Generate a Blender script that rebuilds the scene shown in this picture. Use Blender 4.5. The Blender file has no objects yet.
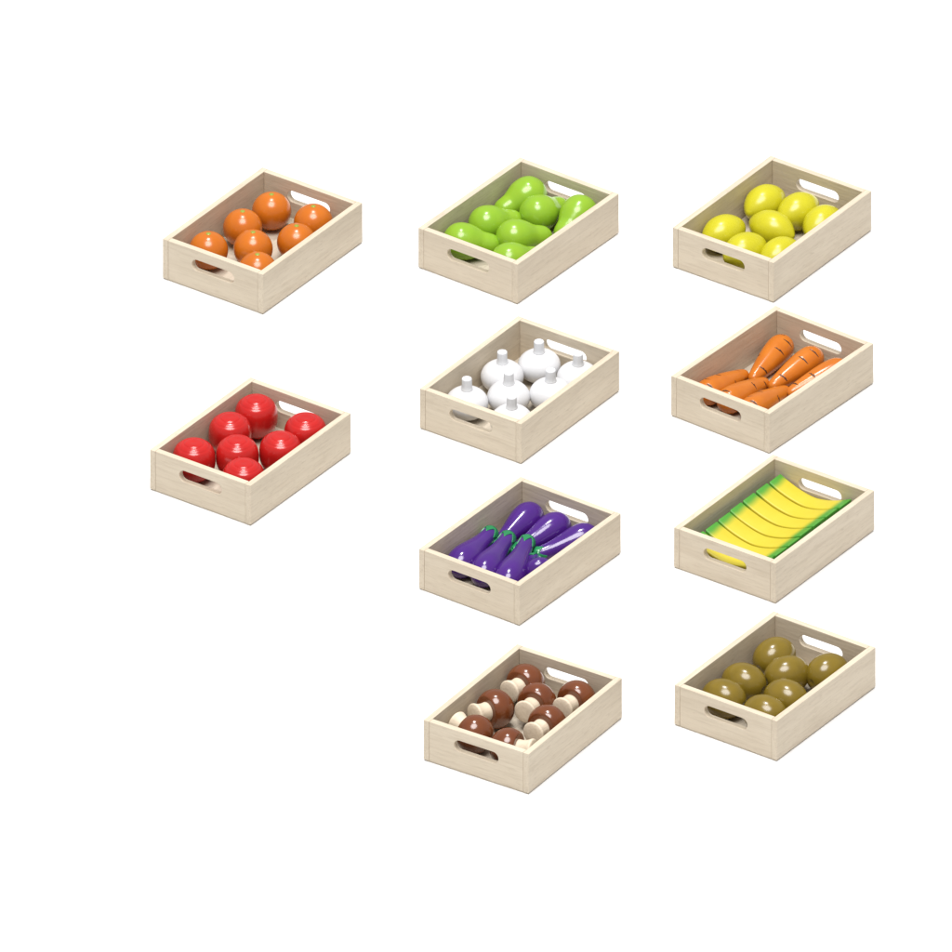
import bpy, bmesh, math, random
from mathutils import Vector, Matrix

# ------------------------------------------------------------------ basics
MM = 0.001
sc = bpy.context.scene
C = sc.collection
random.seed(7)


def link(o):
    C.objects.link(o)
    return o


def tag(o, label=None, cat=None, group=None, kind=None):
    if label: o['label'] = label
    if cat: o['category'] = cat
    if group: o['group'] = group
    if kind: o['kind'] = kind
    return o


def mesh_of(name, bm, mats, smooth=True):
    bm.normal_update()
    me = bpy.data.meshes.new(name)
    bm.to_mesh(me)
    bm.free()
    for m in (mats if isinstance(mats, (list, tuple)) else [mats]):
        me.materials.append(m)
    if smooth:
        for p in me.polygons: p.use_smooth = True
    return me


def obj(name, me, parent=None):
    o = link(bpy.data.objects.new(name, me))
    if parent: o.parent = parent
    return o


def copy_tree(o):
    c = o.copy(); C.objects.link(c)
    for ch in o.children:
        d = ch.copy(); C.objects.link(d); d.parent = c
    return c


# ------------------------------------------------------------------ materials
def new_mat(name):
    m = bpy.data.materials.new(name)
    m.use_nodes = True
    nt = m.node_tree
    return m, nt, nt.nodes['Principled BSDF']


def node(nt, typ, **kw):
    n = nt.nodes.new(typ)
    for k, v in kw.items(): setattr(n, k, v)
    return n


def rgb(c): return (c[0], c[1], c[2], 1.0)


def mixc(nt, fac, a, b):
    n = node(nt, 'ShaderNodeMix', data_type='RGBA')
    if hasattr(fac, 'links') or hasattr(fac, 'is_linked'): nt.links.new(fac, n.inputs[0])
    else: n.inputs[0].default_value = fac
    for s, v in ((6, a), (7, b)):
        if isinstance(v, tuple): n.inputs[s].default_value = rgb(v)
        else: nt.links.new(v, n.inputs[s])
    return n.outputs[2]


def ramp(nt, src, p0, p1, smooth='LINEAR'):
    n = node(nt, 'ShaderNodeMapRange', interpolation_type=smooth)
    nt.links.new(src, n.inputs['Value'])
    n.inputs['From Min'].default_value = p0
    n.inputs['From Max'].default_value = p1
    return n.outputs['Result']


def paint(name, a, b, rough=0.22, bump=0.02, scale=60, lines=0.0, coat=0.0):
    """lacquered wood: colour a drifting to b, with a slight unevenness in the coat"""
    m, nt, p = new_mat(name)
    tc = node(nt, 'ShaderNodeTexCoord')
    oi = node(nt, 'ShaderNodeObjectInfo')
    off = node(nt, 'ShaderNodeVectorMath', operation='ADD')
    nt.links.new(tc.outputs['Object'], off.inputs[0])
    nt.links.new(oi.outputs['Random'], off.inputs[1])
    n1 = node(nt, 'ShaderNodeTexNoise'); n1.inputs['Scale'].default_value = scale
    n1.inputs['Detail'].default_value = 4
    nt.links.new(off.outputs[0], n1.inputs['Vector'])
    col = mixc(nt, ramp(nt, n1.outputs['Fac'], 0.3, 0.7), a, b)
    nt.links.new(col, p.inputs['Base Color'])
    n2 = node(nt, 'ShaderNodeTexNoise'); n2.inputs['Scale'].default_value = scale * 6
    n2.inputs['Detail'].default_value = 3
    nt.links.new(off.outputs[0], n2.inputs['Vector'])
    r = node(nt, 'ShaderNodeMapRange'); nt.links.new(n2.outputs['Fac'], r.inputs['Value'])
    r.inputs['To Min'].default_value = rough * 0.8; r.inputs['To Max'].default_value = rough * 1.25
    nt.links.new(r.outputs['Result'], p.inputs['Roughness'])
    bp = node(nt, 'ShaderNodeBump'); bp.inputs['Strength'].default_value = bump
    bp.inputs['Distance'].default_value = 0.002
    nt.links.new(n2.outputs['Fac'], bp.inputs['Height'])
    nt.links.new(bp.outputs[0], p.inputs['Normal'])
    p.inputs['Coat Weight'].default_value = coat
    p.inputs['Coat Roughness'].default_value = 0.08
    return m


def wood(name, a, b, dark, axis=0, rough=0.55, ticks=0.5):
    """pale beech: long soft streaks plus short dark pores along the grain (local axis)"""
    m, nt, p = new_mat(name)
    tc = node(nt, 'ShaderNodeTexCoord')
    oi = node(nt, 'ShaderNodeObjectInfo')
    rnd = node(nt, 'ShaderNodeMath', operation='MULTIPLY')
    nt.links.new(oi.outputs['Random'], rnd.inputs[0]); rnd.inputs[1].default_value = 13.0
    off = node(nt, 'ShaderNodeVectorMath', operation='ADD')
    nt.links.new(tc.outputs['Object'], off.inputs[0]); nt.links.new(rnd.outputs[0], off.inputs[1])

    def noise(along, across, detail, dist=0.0):
        mp = node(nt, 'ShaderNodeMapping')
        s = [across] * 3; s[axis] = along
        mp.inputs['Scale'].default_value = s
        nt.links.new(off.outputs[0], mp.inputs['Vector'])
        n = node(nt, 'ShaderNodeTexNoise')
        n.inputs['Scale'].default_value = 1; n.inputs['Detail'].default_value = detail
        n.inputs['Distortion'].default_value = dist
        nt.links.new(mp.outputs[0], n.inputs['Vector'])
        return n.outputs['Fac']
    broad = noise(7, 55, 3, 0.6)
    fine = noise(30, 420, 3)
    pore = noise(110, 800, 1)
    col = mixc(nt, ramp(nt, broad, 0.32, 0.68), a, b)
    f2 = node(nt, 'ShaderNodeMath', operation='MULTIPLY')
    nt.links.new(ramp(nt, fine, 0.45, 0.8), f2.inputs[0]); f2.inputs[1].default_value = 0.45
    col = mixc(nt, f2.outputs[0], col, dark)
    f3 = node(nt, 'ShaderNodeMath', operation='MULTIPLY')
    nt.links.new(ramp(nt, pore, 0.60, 0.74), f3.inputs[0]); f3.inputs[1].default_value = ticks
    col = mixc(nt, f3.outputs[0], col, dark)
    nt.links.new(col, p.inputs['Base Color'])
    p.inputs['Roughness'].default_value = rough
    p.inputs['Specular IOR Level'].default_value = 0.35
    bp = node(nt, 'ShaderNodeBump'); bp.inputs['Strength'].default_value = 0.45
    bp.inputs['Distance'].default_value = 0.0006
    nt.links.new(fine, bp.inputs['Height']); nt.links.new(bp.outputs[0], p.inputs['Normal'])
    return m


W_A, W_B, W_D = (0.625, 0.545, 0.425), (0.575, 0.495, 0.38), (0.42, 0.345, 0.25)
M_wood_x = wood('beech_across', W_A, W_B, W_D, 0, ticks=0.28)
M_wood_y = wood('beech_along', W_A, W_B, W_D, 1, ticks=0.45)
M_floor_wood = wood('shaded_floor_wood', (0.54, 0.475, 0.38), (0.49, 0.43, 0.34), (0.33, 0.28, 0.21), 1, ticks=0.3)  # darker than the walls: shade inside the crate put into the floor colour
M_stem_wood = wood('turned_beech', (0.73, 0.63, 0.49), (0.67, 0.57, 0.43), (0.53, 0.43, 0.31), 0, rough=0.5, ticks=0.3)
M_orange = paint('orange_lacquer', (0.54, 0.145, 0.010), (0.49, 0.125, 0.009), 0.22)
M_calyx = paint('stem_spot_green', (0.24, 0.30, 0.03), (0.28, 0.33, 0.05), 0.3)
M_apple = paint('red_lacquer', (0.49, 0.014, 0.012), (0.43, 0.011, 0.010), 0.2)
M_lemon = paint('yellow_lacquer', (0.53, 0.49, 0.016), (0.48, 0.44, 0.012), 0.27)
M_pear = paint('green_lacquer', (0.215, 0.40, 0.022), (0.25, 0.42, 0.024), 0.22)
M_onion = paint('white_lacquer', (0.66, 0.66, 0.67), (0.63, 0.63, 0.64), 0.3)
M_stalk = paint('white_stalk', (0.72, 0.73, 0.75), (0.67, 0.68, 0.70), 0.5)
M_carrot = paint('carrot_lacquer', (0.54, 0.160, 0.013), (0.48, 0.130, 0.010), 0.2)
M_groove = paint('carrot_groove', (0.04, 0.012, 0.004), (0.06, 0.016, 0.005), 0.5)
M_aub = paint('purple_lacquer', (0.064, 0.013, 0.19), (0.052, 0.010, 0.165), 0.16, coat=0.2)
M_aubcap = paint('aubergine_green', (0.012, 0.18, 0.065), (0.016, 0.21, 0.07), 0.25)
M_cap = paint('brown_lacquer', (0.165, 0.047, 0.014), (0.13, 0.035, 0.011), 0.17, coat=0.2)
M_kiwi = paint('olive_lacquer', (0.20, 0.135, 0.014), (0.165, 0.112, 0.011), 0.2, scale=90)


def banana_mat():
    m, nt, p = new_mat('banana_lacquer')
    tc = node(nt, 'ShaderNodeTexCoord')
    sp = node(nt, 'ShaderNodeSeparateXYZ'); nt.links.new(tc.outputs['Object'], sp.inputs[0])
    n1 = node(nt, 'ShaderNodeTexNoise'); n1.inputs['Scale'].default_value = 45
    nt.links.new(tc.outputs['Object'], n1.inputs['Vector'])
    sh = node(nt, 'ShaderNodeMath', operation='ADD'); nt.links.new(sp.outputs[0], sh.inputs[0]); sh.inputs[1].default_value = 0.002
    ab = node(nt, 'ShaderNodeMath', operation='ABSOLUTE'); nt.links.new(sh.outputs[0], ab.inputs[0])
    wob = node(nt, 'ShaderNodeMath', operation='MULTIPLY_ADD')
    nt.links.new(n1.outputs['Fac'], wob.inputs[0]); wob.inputs[1].default_value = 0.006
    nt.links.new(ab.outputs[0], wob.inputs[2])
    f = ramp(nt, wob.outputs[0], 0.0305, 0.0405, 'SMOOTHSTEP')
    yel = mixc(nt, ramp(nt, n1.outputs['Fac'], 0.3, 0.7), (0.56, 0.45, 0.024), (0.57, 0.485, 0.036))
    col = mixc(nt, f, yel, (0.060, 0.28, 0.028))
    nt.links.new(col, p.inputs['Base Color'])
    p.inputs['Roughness'].default_value = 0.45
    n2 = node(nt, 'ShaderNodeTexNoise'); n2.inputs['Scale'].default_value = 500
    nt.links.new(tc.outputs['Object'], n2.inputs['Vector'])
    bp = node(nt, 'ShaderNodeBump'); bp.inputs['Strength'].default_value = 0.08
    bp.inputs['Distance'].default_value = 0.001
    nt.links.new(n2.outputs['Fac'], bp.inputs['Height']); nt.links.new(bp.outputs[0], p.inputs['Normal'])
    return m


M_banana = banana_mat()


def ground_mat():
    m, nt, p = new_mat('white_board')
    tc = node(nt, 'ShaderNodeTexCoord')
    n1 = node(nt, 'ShaderNodeTexNoise'); n1.inputs['Scale'].default_value = 3
    nt.links.new(tc.outputs['Object'], n1.inputs['Vector'])
    col = mixc(nt, n1.outputs['Fac'], (0.745, 0.745, 0.745), (0.765, 0.765, 0.765))
    nt.links.new(col, p.inputs['Base Color'])
    p.inputs['Roughness'].default_value = 0.9
    p.inputs['Specular IOR Level'].default_value = 0.1
    return m


# ------------------------------------------------------------------ mesh helpers (millimetres in, metres out)
def lathe(profile, seg=48, axis='Z', bump=None, mat_fn=None):
    """profile: list of (t, r) from one pole to the other; closes at the poles. axis Z or X"""
    bm = bmesh.new()
    rings = []
    for i, (t, r) in enumerate(profile):
        def pt(a, rr, tt):
            if axis == 'Z': return Vector((rr * math.cos(a), rr * math.sin(a), tt)) * MM
            return Vector((tt, rr * math.cos(a), rr * math.sin(a))) * MM
        if r < 1e-4:
            rings.append([bm.verts.new(pt(0, 0, t))])
        else:
            ring = []
            for k in range(seg):
                a = 2 * math.pi * k / seg
                rr, tt = r, t
                if bump: rr, tt = bump(t, r, a)
                ring.append(bm.verts.new(pt(a, rr, tt)))
            rings.append(ring)
    for i, (A, B) in enumerate(zip(rings, rings[1:])):
        for k in range(seg):
            k2 = (k + 1) % seg
            if len(A) == 1: f = (A[0], B[k2], B[k])
            elif len(B) == 1: f = (A[k], A[k2], B[0])
            else: f = (A[k], A[k2], B[k2], B[k])
            face = bm.faces.new(f)
            if mat_fn:
                tm = 0.5 * (profile[i][0] + profile[i + 1][0])
                face.material_index = mat_fn(tm, 2 * math.pi * (k + 0.5) / seg)
    bmesh.ops.recalc_face_normals(bm, faces=bm.faces)
    return bm


def spline(points, n=6):
    """Catmull-Rom through (t, r) points"""
    out = []
    P = [points[0]] + list(points) + [points[-1]]
    for i in range(1, len(P) - 2):
        p0, p1, p2, p3 = P[i - 1:i + 3]
        for k in range(n):
            u = k / n
            v = []
            for d in (0, 1):
                v.append(0.5 * (2 * p1[d] + (p2[d] - p0[d]) * u + (2 * p0[d] - 5 * p1[d] + 4 * p2[d] - p3[d]) * u * u
                                + (-p0[d] + 3 * p1[d] - 3 * p2[d] + p3[d]) * u ** 3))
            out.append((v[0], max(v[1], 0.0)))
    out.append(points[-1])
    return out


def bevel_sharp(bm, w, seg=2, ang=40):
    es = [e for e in bm.edges if len(e.link_faces) == 2 and e.calc_face_angle(0) > math.radians(ang)]
    bmesh.ops.bevel(bm, geom=es, offset=w * MM, segments=seg, profile=0.5, affect='EDGES', clamp_overlap=True)


def box_mesh(name, dx, dy, dz, mat, bev=0.6):
    bm = bmesh.new()
    bmesh.ops.create_cube(bm, size=1)
    for v in bm.verts:
        v.co = Vector((v.co.x * dx, v.co.y * dy, (v.co.z + 0.5) * dz)) * MM
    bevel_sharp(bm, bev, 2)
    return mesh_of(name, bm, mat, smooth=False)


def slot_panel(name, w, h, t, hole_w, hole_h, hole_cz, mat, bev=0.6):
    """upright board in the XZ plane (thickness along Y) with a rounded handle slot cut through"""
    bm = bmesh.new()
    outer = [(-w / 2, 0), (w / 2, 0), (w / 2, h), (-w / 2, h)]
    r = hole_h / 2; hole = []
    for s, a0 in ((1, -90), (-1, 90)):
        for k in range(15):
            a = math.radians(a0 + 180 * k / 14)
            hole.append((s * (hole_w / 2 - r) + r * math.cos(a), hole_cz + r * math.sin(a)))
    edges = []
    for loop in (outer, hole):
        vs = [bm.verts.new(Vector((x, -t / 2, z)) * MM) for x, z in loop]
        for i in range(len(vs)): edges.append(bm.edges.new((vs[i], vs[(i + 1) % len(vs)])))
    res = bmesh.ops.triangle_fill(bm, use_beauty=True, edges=edges)
    faces = [g for g in res['geom'] if isinstance(g, bmesh.types.BMFace)]
    ext = bmesh.ops.extrude_face_region(bm, geom=faces)
    bmesh.ops.translate(bm, vec=Vector((0, t, 0)) * MM, verts=[g for g in ext['geom'] if isinstance(g, bmesh.types.BMVert)])
    bmesh.ops.recalc_face_normals(bm, faces=bm.faces)
    bevel_sharp(bm, bev, 2, 50)
    return mesh_of(name, bm, mat, smooth=False)


# ------------------------------------------------------------------ setting, camera, light
bm = bmesh.new()
bmesh.ops.create_grid(bm, x_segments=1, y_segments=1, size=60)
ground = obj('ground', mesh_of('ground', bm, ground_mat(), smooth=False))
tag(ground, 'plain white surface under the crates', 'ground', kind='structure')

ELEV = 0.537494
DIST = 60.0
cam = bpy.data.cameras.new('camera')
cam.sensor_width = 36; cam.sensor_fit = 'HORIZONTAL'
cam.lens = 36 * DIST / 0.952
cam.clip_start = 0.5; cam.clip_end = 400
co = link(bpy.data.objects.new('camera', cam))
co.location = (0, -DIST * math.cos(ELEV), DIST * math.sin(ELEV))
co.rotation_euler = (math.pi / 2 - ELEV, 0, 0)
sc.camera = co


def softbox(name, loc, size, power, color=(1, 1, 1), target=(0, 0, 0)):
    l = bpy.data.lights.new(name, 'AREA')
    l.shape = 'DISK'; l.size = size; l.energy = power; l.color = color
    o = link(bpy.data.objects.new(name, l))
    o.location = loc
    d = Vector(target) - Vector(loc)
    o.rotation_euler = d.to_track_quat('-Z', 'Y').to_euler()
    return o


softbox('overhead_softbox', (-0.20, 3.1, 14.0), 2.2, 860)
softbox('overhead_softbox', (-0.4, -4.1, 14.0), 8.6, 2560, (1.0, 0.98, 0.97))

w = bpy.data.worlds.new('World')
sc.world = w
w.use_nodes = True
w.node_tree.nodes['Background'].inputs[0].default_value = (1, 1, 1, 1)
w.node_tree.nodes['Background'].inputs[1].default_value = 0.45
sc.view_settings.view_transform = 'Standard'
sc.view_settings.look = 'None'
sc.view_settings.exposure = 0
sc.view_settings.gamma = 1

# ------------------------------------------------------------------ crates
CW, CL, CH, CT = 123.3, 173.6, 47.0, 6.4          # short side, long side, height, board thickness
FLOOR = 4.2                                       # top of the bottom board
me_side = box_mesh('side_panel', CT, CL, CH - 1.3, M_wood_y, 0.55)
me_end = slot_panel('end_panel', CW - 2 * CT - 0.25, CH - 1.3, CT, 52, 12.8, (CH - 1.3) * 0.62, M_wood_x, 0.55)
me_bottom = box_mesh('bottom_panel', CW - 2.2, CL - 2.2, 1.25, M_wood_y, 0.2)
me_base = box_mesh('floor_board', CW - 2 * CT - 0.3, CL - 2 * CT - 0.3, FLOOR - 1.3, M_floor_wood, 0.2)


def make_crate():
    r = link(bpy.data.objects.new('wooden_crate', None))
    r.empty_display_size = 0.05
    for s in (-1, 1):
        o = obj('side_panel', me_side, r); o.location = (s * (CW - CT) / 2 * MM, 0, 1.3 * MM)
        o = obj('end_panel', me_end, r); o.location = (0, s * (CL - CT - 0.5) / 2 * MM, 1.3 * MM)
    obj('bottom_panel', me_bottom, r)
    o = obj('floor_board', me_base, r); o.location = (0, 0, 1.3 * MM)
    return r


CRATES = {  # centre x, y in mm, turn
    'oranges': (-214.6, 422.6, 61.27, 'pale wooden crate holding seven toy oranges'),
    'pears': (42.9, 442.5, 62.99, 'pale wooden crate holding seven green toy pears'),
    'lemons': (297.9, 445.6, 60.85, 'pale wooden crate holding seven yellow toy lemons'),
    'apples': (-225.5, 8.5, 61.35, 'pale wooden crate holding seven red toy apples'),
    'onions': (43.7, 128.8, 60.34, 'pale wooden crate holding seven white toy onions with stalks'),
    'carrots': (296.9, 148.9, 64.99, 'pale wooden crate holding six orange toy carrots'),
    'aubergines': (43.8, -186.0, 62.33, 'pale wooden crate holding seven purple toy aubergines'),
    'bananas': (297.5, -142.9, 60.91, 'pale wooden crate holding a row of yellow toy bananas with green tips'),
    'mushrooms': (46.5, -510.9, 56.55, 'pale wooden crate holding seven brown capped toy mushrooms'),
    'kiwis': (297.1, -447.3, 60.67, 'pale wooden crate holding seven olive brown toy kiwi fruit'),
}
proto = None
FRAME = {}
for key, (x, y, yaw, lab) in CRATES.items():
    if proto is None: cr = proto = make_crate()
    else: cr = copy_tree(proto)
    yaw = -yaw / 100
    cr.location = (x * MM, y * MM, 0)
    cr.rotation_euler = (0, 0, yaw)
    tag(cr, lab, 'crate', 'wooden crates of toy food')
    FRAME[key] = Matrix.Translation((x * MM, y * MM, 0)) @ Matrix.Rotation(yaw, 4, 'Z')


def put(o, key, x, y, z, rot):
    m = FRAME[key] @ Matrix.Translation(Vector((x, y, z)) * MM) @ rot
    o.matrix_world = m
    o.location, q, _ = m.decompose()
    o.rotation_euler = q.to_euler()


SIZE = {'oranges': 1.03, 'apples': 1.045, 'kiwis': 1.06, 'pears': 1.065, 'mushrooms': 1.03, 'aubergines': 1.05, 'onions': 1.035, 'lemons': 1.02,
        'bananas': 1.03, 'carrots': 1.02}                         # last fit of each kind to its crate


def series(key, proto_fn, items, cat, group):
    """items: (x, y, z, rotation matrix, label)"""
    first = None
    for x, y, z, rot, lab, *stretch in items:                   # stretch: some were turned a little longer than others
        if first is None: o = first = proto_fn()
        else: o = copy_tree(first)
        k = SIZE[key]
        if key != 'bananas': x, y = x * (2 - k) ** 0.6, y * (2 - k) ** 0.6
        put(o, key, x, y, FLOOR + (z - FLOOR) * k, rot)
        o.scale = (k * (stretch[0] if stretch else 1), k if key != 'bananas' else 1, k)
        tag(o, lab, cat, group)


def RZ(d): return Matrix.Rotation(math.radians(d), 4, 'Z')
def RX(d): return Matrix.Rotation(math.radians(d), 4, 'X')
def RY(d): return Matrix.Rotation(math.radians(d), 4, 'Y')


def aim(dx, dy, dz, roll=0):
    """local +X turned to a direction in the crate"""
    q = Vector((dx, dy, dz)).normalized()
    yaw = math.degrees(math.atan2(q.y, q.x)); pit = math.degrees(math.asin(q.z))
    return RZ(yaw) @ RY(-pit) @ RX(roll)


# ------------------------------------------------------------------ oranges
def make_orange():
    R = 19.3
    prof = [(-R * math.cos(math.pi * i / 40) * 0.985 + R * 0.985, R * math.sin(math.pi * i / 40)) for i in range(41)]
    prof[0] = (0, 0); prof[-1] = (2 * R * 0.985, 0)
    o = obj('orange', mesh_of('orange', lathe(prof, 64), M_orange))
    top = 2 * R * 0.985
    cap = [(top + 0.55, 0), (top + 0.5, 1.0), (top + 0.35, 1.8), (top + 0.05, 2.3), (top - 0.4, 2.5)]
    bm = lathe(cap[::-1], 24, bump=lambda t, r, a: (r * (1 + 0.07 * math.cos(5 * a)), t))
    obj('stem_spot', mesh_of('stem_spot', bm, M_calyx), o)
    return o


series('oranges', make_orange, [
    (-27, 54, FLOOR, RZ(20), 'glossy toy orange nearest the back corner, left of the rear handle slot'),
    (-31.5, 9, FLOOR, RZ(90), 'glossy toy orange against the middle of the long left wall'),
    (-34, -48, FLOOR, RZ(200), 'glossy toy orange in the left corner, behind the front handle slot'),
    (1.5, -19, FLOOR, RZ(140), 'glossy toy orange in the crate centre, not touching any wall'),
    (31, -53, FLOOR, RZ(60), 'glossy toy orange lowest in the photo, in the front corner of its crate'),
    (30.5, 17, FLOOR, RZ(310), 'glossy toy orange half hidden by the middle of the long right wall'),
    (22, 59, FLOOR, RZ(250), 'glossy toy orange in front of the rear handle slot, at the right'),
], 'orange', 'toy oranges in the crate')


# ------------------------------------------------------------------ apples
def make_apple():
    R, h = 20.8, 21.0
    pts = []
    N = 90
    for i in range(N + 1):
        a = -math.pi / 2 + math.pi * i / N
        c, s = math.cos(a), math.sin(a)
        ex = 2 / 2.65 if s > 0 else 2 / 2.2
        r = R * abs(c) ** ex
        z = h * math.copysign(abs(s) ** ex, s)
        if z < 0: r *= 1 - 0.08 * (z / h) ** 2
        for g, d, wd in ((9.8, 0.8, 0.7), (15.2, 0.3, 0.7)):
            if s > 0: z -= d * math.exp(-((r - g) / wd) ** 2)
        if s > 0 and r < 6: z -= 0.5 * (1 - r / 6)
        pts.append((z + h, r))
    pts[0] = (pts[0][0], 0); pts[-1] = (pts[-1][0], 0)
    return obj('apple', mesh_of('apple', lathe(pts, 64), M_apple))


series('apples', make_apple, [
    (-32.5, 56, FLOOR, RZ(0), 'shiny red toy apple in the back corner, beside the rear handle slot'),
    (-33.5, 11, FLOOR, RZ(40), 'shiny red toy apple against the middle of the long left wall'),
    (-34, -52.5, FLOOR, RZ(80), 'shiny red toy apple in the left corner, behind the front handle slot'),
    (-1, -22, FLOOR, RZ(120), 'shiny red toy apple standing alone in the crate centre'),
    (31, -56, FLOOR, RZ(160), 'shiny red toy apple lowest in the photo, in the front corner'),
    (31, 10, FLOOR, RZ(200), 'shiny red toy apple half hidden by the middle of the long right wall'),
    (30.5, 55, FLOOR, RZ(240), 'shiny red toy apple in the right corner, before the rear handle slot'),
], 'apple', 'toy apples in the crate')


# ------------------------------------------------------------------ lemons
def make_lemon():
    pts = spline([(-26.6, 0), (-26.3, 1.9), (-25.0, 4.2), (-21.6, 8.6), (-16, 13.4), (-8.5, 17.2), (0, 18.4), (8.5, 17.2), (16, 13.4), (21.6, 8.6),
                  (25.0, 4.2), (26.3, 1.9), (26.6, 0)], 5)
    return obj('lemon', mesh_of('lemon', lathe(pts, 56, 'X'), M_lemon))


ZL = FLOOR + 18.3
series('lemons', make_lemon, [
    (-36, 39, ZL, aim(0.10, 1, 0.02), 'bright yellow toy lemon against the long left wall near the back'),
    (1, 45.5, ZL, aim(0.15, 1, 0.06), 'bright yellow toy lemon in front of the rear handle slot'),
    (36, 39, ZL, aim(0.0, 1, 0.0), 'bright yellow toy lemon half hidden by the right wall, towards the back'),
    (-36.4, -34, ZL, aim(0.25, 1, 0), 'bright yellow toy lemon in the left corner of its crate'),
    (1.5, -51, ZL, aim(0.25, 1, 0), 'bright yellow toy lemon seen through the front handle slot'),
    (-1, 1, ZL, aim(1, -0.02, -0.02), 'bright yellow toy lemon lying crosswise in the crate centre'),
    (36.6, -38, ZL, aim(0.12, 1, 0), 'bright yellow toy lemon in the front corner beside the right wall'),
], 'lemon', 'toy lemons in the crate')


# ------------------------------------------------------------------ pears
def make_pear():
    # big end centred on the local origin, neck towards +X
    pts = spline([(-17.8, 0), (-17, 4.2), (-14.4, 10), (-9.5, 15), (-3, 17.6), (3, 17.8), (9, 16.9), (15, 14.5), (20.5, 12.2), (26, 11.4),
                  (31, 10.4), (35, 8), (37.6, 4.4), (38.6, 0)], 5)
    return obj('pear', mesh_of('pear', lathe(pts, 56, 'X'), M_pear))


PZ = FLOOR + 17.6


def pear(bx, by, nx, ny, lab, dz=-4.5, lift=0):
    d = Vector((nx - bx, ny - by)).normalized() * 28
    return (bx, by, PZ + lift, aim(d.x, d.y, dz), lab)


series('pears', make_pear, [
    pear(-32, 62, -44, 34, 'green toy pear in the back corner, its neck pointing down the left wall', -9, 3.5),
    pear(-36, -8, -22, 20, 'green toy pear against the middle of the long left wall'),
    pear(-37, -52, -12, -34, 'green toy pear in the left corner, its neck along the front panel'),
    pear(4, -14, 22, 12, 'green toy pear in the crate centre, its neck towards the right wall'),
    pear(28, -56, 41, -28, 'green toy pear lowest in the photo, in the front corner'),
    pear(-4, 39, 1, 69, 'green toy pear with its neck pointing at the rear handle slot', -5, 1),
    pear(34, 62, 36, 31, 'green toy pear in the right corner, its neck pointing at the viewer', -9.5, 4),
], 'pear', 'toy pears in the crate')


# ------------------------------------------------------------------ onions
def make_onion():
    R, h = 21.0, 16.0
    pts = []
    for i in range(49):
        a = -math.pi / 2 + math.pi * i / 48
        r = R * math.cos(a); z = h * math.sin(a)
        pts.append((z + h, r))
    pts[0] = (0, 0); pts[-1] = (2 * h, 0)
    r = link(bpy.data.objects.new('onion', None)); r.empty_display_size = 0.02
    obj('bulb', mesh_of('bulb', lathe(pts, 64), M_onion), r)
    t = 2 * h
    st = [(t - 1.2, 0), (t - 1.2, 6.2), (t + 0.2, 5.6), (t + 1.4, 5.15), (t + 4, 4.9), (t + 10.6, 4.9), (t + 11.5, 4.7), (t + 12.0, 4.1), (t + 12.1, 2.0), (t + 12.1, 0)]
    bm = lathe(st, 40, bump=lambda tt, rr, a: (rr + (0.12 * math.cos(10 * a) if rr > 3.9 else 0), tt))
    obj('stalk', mesh_of('stalk', bm, M_stalk), r)
    return r


series('onions', make_onion, [
    (-14, 56, FLOOR, RZ(0) @ RX(1), 'white toy onion at the back, left of the rear handle slot'),
    (-33, 16.5, FLOOR, RZ(50), 'white toy onion against the middle of the long left wall'),
    (-32.5, -48, FLOOR, RZ(100), 'white toy onion in the left corner, behind the front handle slot'),
    (-4, -14, FLOOR, RZ(150), 'white toy onion in the crate centre'),
    (26, -52, FLOOR, RZ(200), 'white toy onion lowest in the photo, in the front corner'),
    (28.5, 14.5, FLOOR, RZ(250), 'white toy onion beside the middle of the long right wall'),
    (33, 57.5, FLOOR, RZ(300), 'white toy onion in the right corner, before the rear handle slot'),
], 'onion', 'white toy onions in the crate')


# ------------------------------------------------------------------ carrots
def make_carrot():
    # thick end at -X, blunt tip at +X
    base = spline([(-13.8, 0), (-13.4, 3.2), (-11.8, 7.2), (-8.5, 10.6), (-3.5, 12.9), (3, 13.7), (12, 13.3), (22, 12.2), (32, 10.7), (42, 8.9), (50, 7.3),
                   (55, 6.0), (58.2, 4.1), (59.6, 2.0), (60, 0)], 14)
    marks = [(0, 44, 27), (15, 46, 30), (44, 40, 40), (29, 150, 24), (-6, 100, 25), (9, 250, 42), (36, 285, 40), (48, 175, 30)]   # station, centre, half-width (deg)

    def inside(t, a):
        for s, c, hw in marks:
            d = (math.degrees(a) - c + 180) % 360 - 180
            if abs(d) < hw: 
                wd = 0.85 * math.sqrt(max(0.15, 1 - (d / hw) ** 2))
                sk = s + 0.8 * math.sin(math.radians(d * 2))
                if abs(t - sk) < wd: return True
        return False

    def dent(t, r, a): return (r - 0.25 if inside(t, a) else r, t)
    dense = []
    for (t0, r0), (t1, r1) in zip(base, base[1:]):
        n = max(1, int(abs(t1 - t0) / 0.45))
        for k in range(n): dense.append((t0 + (t1 - t0) * k / n, r0 + (r1 - r0) * k / n))
    dense.append(base[-1])
    bm = lathe(dense, 80, 'X', bump=dent, mat_fn=lambda t, a: 1 if inside(t, a) else 0)
    return obj('carrot', mesh_of('carrot', bm, [M_carrot, M_groove]))


KZ = FLOOR + 13.7
def carrot(bx, by, tx, ty, roll, lab):
    return (bx, by, KZ, aim(tx - bx, ty - by, -6.4 * math.hypot(tx - bx, ty - by) / 52, roll), lab, 1.03 if by < 0 else 1.0)


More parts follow.
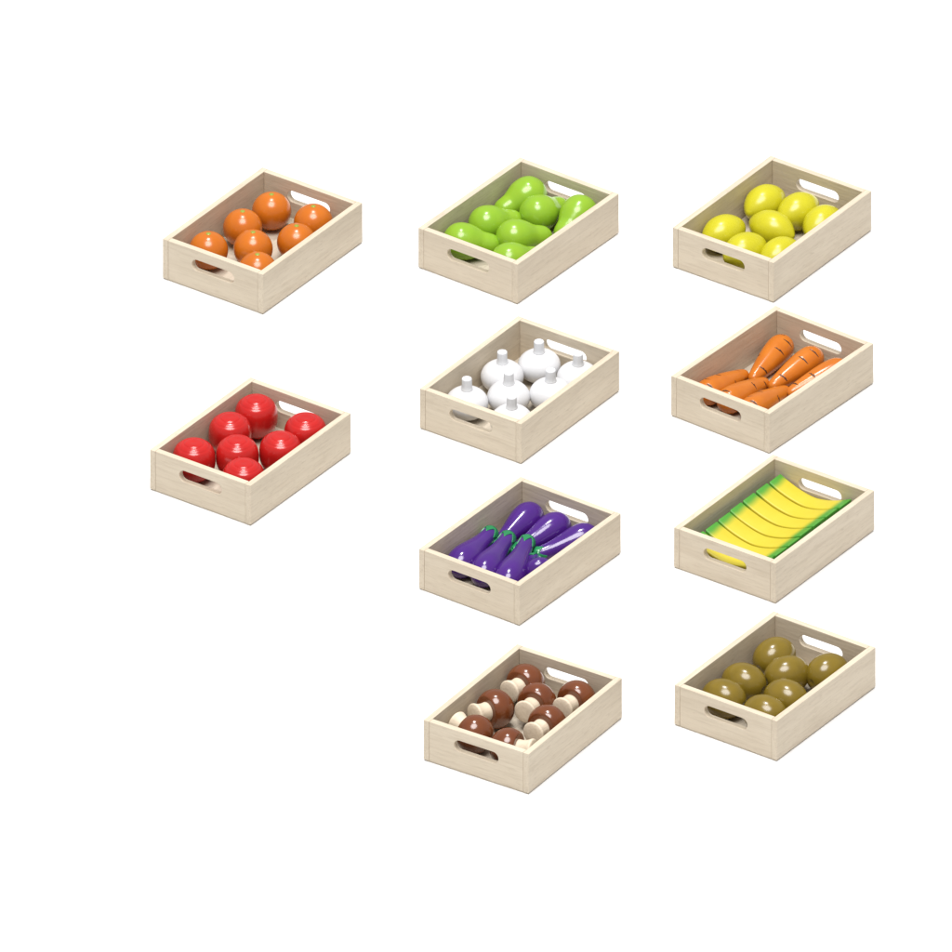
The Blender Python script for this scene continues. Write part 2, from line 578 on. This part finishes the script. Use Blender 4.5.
series('carrots', make_carrot, [
    carrot(-37, 63, -30, 12, 0, 'orange toy carrot at the back, lying beside the long left wall'),
    carrot(1, 63, -4, 11, 15, 'orange toy carrot lying in the middle, below the rear handle slot'),
    carrot(36, 60, 20, 11, -70, 'orange toy carrot mostly hidden behind the right wall'),
    carrot(-42, -51, -41.5, 6, 20, 'orange toy carrot in the left corner beside the left wall'),
    carrot(-15, -51, -15.5, 6, -20, 'orange toy carrot in the middle of the front three'),
    carrot(14, -51, 11.5, 6, 12, 'orange toy carrot in the front corner, tip towards the back'),
], 'carrot', 'toy carrots in the crate')


# ------------------------------------------------------------------ aubergines
def make_aubergine():
    L = 52                                                     # bulb centre to neck end
    body = spline([(-15.2, 0), (-14.7, 3.8), (-12.5, 8.4), (-8.5, 12.3), (-3, 14.7), (2, 15.2), (8, 14.7), (16, 12.9), (25, 10.6), (34, 8.8),
                   (43, 7.9), (49, 7.6), (51.4, 6.4), (52, 3.5), (52, 0)], 6)
    o = obj('aubergine', mesh_of('aubergine', lathe(body, 56, 'X'), M_aub))

    def cut(t, r, a):
        # the cap's lower rim runs out into five pointed lobes
        s = (52.9 - t) / 12.0
        lobe = abs(((a * 5 / (2 * math.pi)) % 1) - 0.5) * 2          # 0..1, 1 at a lobe tip
        lim = 0.42 + 0.62 * lobe ** 1.5
        return (r, 52.9 - 12.0 * min(s, s * lim)) if s > 0.35 else (r, t)
    rb = lambda t: 7.9 if t > 43 else 7.9 + (43 - t) * 0.1
    cap = [(53.0, 0), (53.0, 3.4), (52.4, 6.6), (51.2, 7.6), (49.5, 8.15), (47.5, 8.25), (45.5, 8.3), (43.5, 8.4), (41.5, 8.6), (41, 8.3), (41, 6.0)]
    bm = lathe(cap, 60, 'X', bump=cut)
    obj('calyx', mesh_of('calyx', bm, M_aubcap), o)
    return o


AZ = FLOOR + 15.2
def aub(bx, by, nx, ny, roll, lab, lift=0, dz=-6.6):
    l = math.hypot(nx - bx, ny - by)
    return (bx, by, AZ + lift, aim(nx - bx, ny - by, dz * l / 52, roll), lab, l / 51)


series('aubergines', make_aubergine, [
    aub(-36, 64.3, -35.5, 8, 0, 'purple toy aubergine in the back corner beside the left wall'),
    aub(-2, 64.3, -13.5, 9, 30, 'purple toy aubergine below the rear handle slot, middle of the back three'),
    aub(35, 64, 10, 18, 10, 'purple toy aubergine in the right corner, partly behind the right wall'),
    aub(-38.5, -48, -45.5, 10, 18, 'purple toy aubergine in the left corner, green end towards the back', dz=2.5),
    aub(-9, -48, -25, 12, 18, 'purple toy aubergine in the middle of the front three, green end up', dz=2.5),
    aub(20, -46, -2, 14.5, 18, 'purple toy aubergine in the front corner, green end towards the centre', dz=4),
    aub(39.3, -19, 17, -1, 18, 'purple toy aubergine lying slantwise, mostly hidden by the right wall', dz=-3),
], 'aubergine', 'toy aubergines in the crate')


# ------------------------------------------------------------------ bananas
def make_banana():
    w = 20.5
    top, bot = [], []
    N = 40
    half = 42.0
    for i in range(N + 1):
        u = -1 + 2 * i / N
        top.append((u * half, 16.5 + 13.0 * abs(u) ** 1.7))
        bx = u * (half + 0.5)
        bot.append((bx * 1.0, max(0.0, 15.0 * max(0, abs(u) - 0.12) ** 1.6)))
    bm = bmesh.new()
    loop = top + bot[::-1]
    vs = [bm.verts.new(Vector((x, -w / 2, z)) * MM) for x, z in loop]
    n = len(vs)
    front = []
    for i in range(N):
        front.append(bm.faces.new((vs[i], vs[i + 1], vs[n - 2 - i], vs[n - 1 - i])))
    ext = bmesh.ops.extrude_face_region(bm, geom=front)
    bmesh.ops.translate(bm, vec=Vector((0, w, 0)) * MM, verts=[g for g in ext['geom'] if isinstance(g, bmesh.types.BMVert)])
    bmesh.ops.recalc_face_normals(bm, faces=bm.faces)
    bevel_sharp(bm, 1.5, 4, 40)
    return obj('banana', mesh_of('banana', bm, M_banana))


BL = ['yellow toy banana with green tips against the front panel, behind its handle slot',
      'yellow toy banana with green tips, second from the front panel',
      'yellow toy banana with green tips, third from the front panel',
      'yellow toy banana with green tips, fourth and middle one of the row',
      'yellow toy banana with green tips, third from the rear panel',
      'yellow toy banana with green tips, second from the rear panel',
      'yellow toy banana with green tips against the rear panel and handle slot']
series('bananas', make_banana, [(-3.0 + random.uniform(-1.3, 1.3), -67.6 + 22.6 * i, FLOOR, RZ(random.uniform(-0.5, 0.5)), BL[i]) for i in range(7)],
       'banana', 'toy bananas in the crate')


# ------------------------------------------------------------------ mushrooms
def make_mushroom():
    # cap centred on the origin, stem towards +X
    R = 19.5
    cap = []
    for i in range(44):
        a = math.pi * (i / 43) * 0.70
        cap.append((-R * math.cos(a) * 0.93, R * math.sin(a)))
    te, re = cap[-1]
    cap += [(te + 0.5, re - 1.2), (te + 0.2, re - 3), (te - 0.3, 6), (te - 0.3, 0)]
    cap[0] = (cap[0][0], 0)
    r = link(bpy.data.objects.new('mushroom', None)); r.empty_display_size = 0.02
    obj('cap', mesh_of('cap', lathe(cap, 64, 'X'), M_cap), r)
    st = spline([(te - 0.8, 9.5), (te + 1.5, 9.2), (te + 4.5, 9.0), (te + 8, 9.4), (te + 10.8, 10.2), (te + 13, 11.1), (te + 14.4, 11.4)], 4)
    st = [(te - 0.8, 0)] + st + [(te + 15.3, 11.0), (te + 15.8, 10.0), (te + 16.1, 5), (te + 16.2, 0)]
    me = mesh_of('stem', lathe(st, 48, 'X'), M_stem_wood)
    obj('stem', me, r)
    return r


def mush(cx, cy, ex, ey, roll, lab, lift=0, dz=3.0):
    l = math.hypot(ex - cx, ey - cy)
    return (cx, cy, FLOOR + 19.5 + lift, aim((ex - cx) / l * 28, (ey - cy) / l * 28, dz, roll), lab)


series('mushrooms', make_mushroom, [
    mush(-34.5, 59.5, -37.5, 31, 0, 'brown capped toy mushroom in the back corner, stem towards the viewer'),
    mush(-33.8, 1, -43, -26, 40, 'brown capped toy mushroom against the middle of the left wall'),
    mush(-24.5, -52, -53, -45, 80, 'brown capped toy mushroom with its stem poking into the left corner'),
    mush(18, -56, 46, -51, 120, 'brown capped toy mushroom lowest in the photo, behind the front panel'),
    mush(-5, 34.5, -2.5, 6, 160, 'brown capped toy mushroom in the crate centre, flat stem end facing the viewer'),
    mush(27, 3.5, 27, -25, 200, 'brown capped toy mushroom beside the middle of the long right wall'),
    mush(26.5, 60, 26, 32, 240, 'brown capped toy mushroom in the right corner, near the rear handle slot'),
], 'mushroom', 'toy mushrooms in the crate')


# ------------------------------------------------------------------ kiwi fruit
def make_kiwi():
    A, B = 22.3, 18.6
    pts = []
    for i in range(61):
        a = math.pi * i / 60
        x, r = -A * math.cos(a), B * math.sin(a) ** 0.96
        if r < 3.2:                                            # small dimple at both ends
            x *= 1 - 0.05 * (1 - (r / 3.2) ** 2)
        pts.append((x, r))
    pts[0] = (pts[0][0], 0); pts[-1] = (pts[-1][0], 0)
    o = obj('kiwi_fruit', mesh_of('kiwi_fruit', lathe(pts, 56, 'X'), M_kiwi))
    return o


VZ = FLOOR + 18.6
series('kiwis', make_kiwi, [
    (-33, 46.5, VZ, aim(0.15, 1, 0.10), 'olive brown toy kiwi nearest the back corner, beside the left wall'),
    (-30, -13, VZ, aim(1, 0.02, -0.04), 'olive brown toy kiwi lying crosswise by the middle of the left wall'),
    (-29, -51, VZ, aim(1, 0.05, -0.03), 'olive brown toy kiwi in the left corner, behind the front handle slot'),
    (-2, 24.5, VZ, aim(0.5, 0.9, 0.02), 'olive brown toy kiwi in the crate centre, touching no wall'),
    (24, -15, VZ, aim(1, 0.0, -0.04), 'olive brown toy kiwi lying crosswise by the middle of the right wall'),
    (24, -53, VZ, aim(1, 0.02, -0.03), 'olive brown toy kiwi lowest in the photo, in the front corner'),
    (30, 51.5, VZ, aim(0.15, 1, 0.02), 'olive brown toy kiwi in the right corner, below the rear handle slot'),
], 'kiwi fruit', 'toy kiwi fruit in the crate')
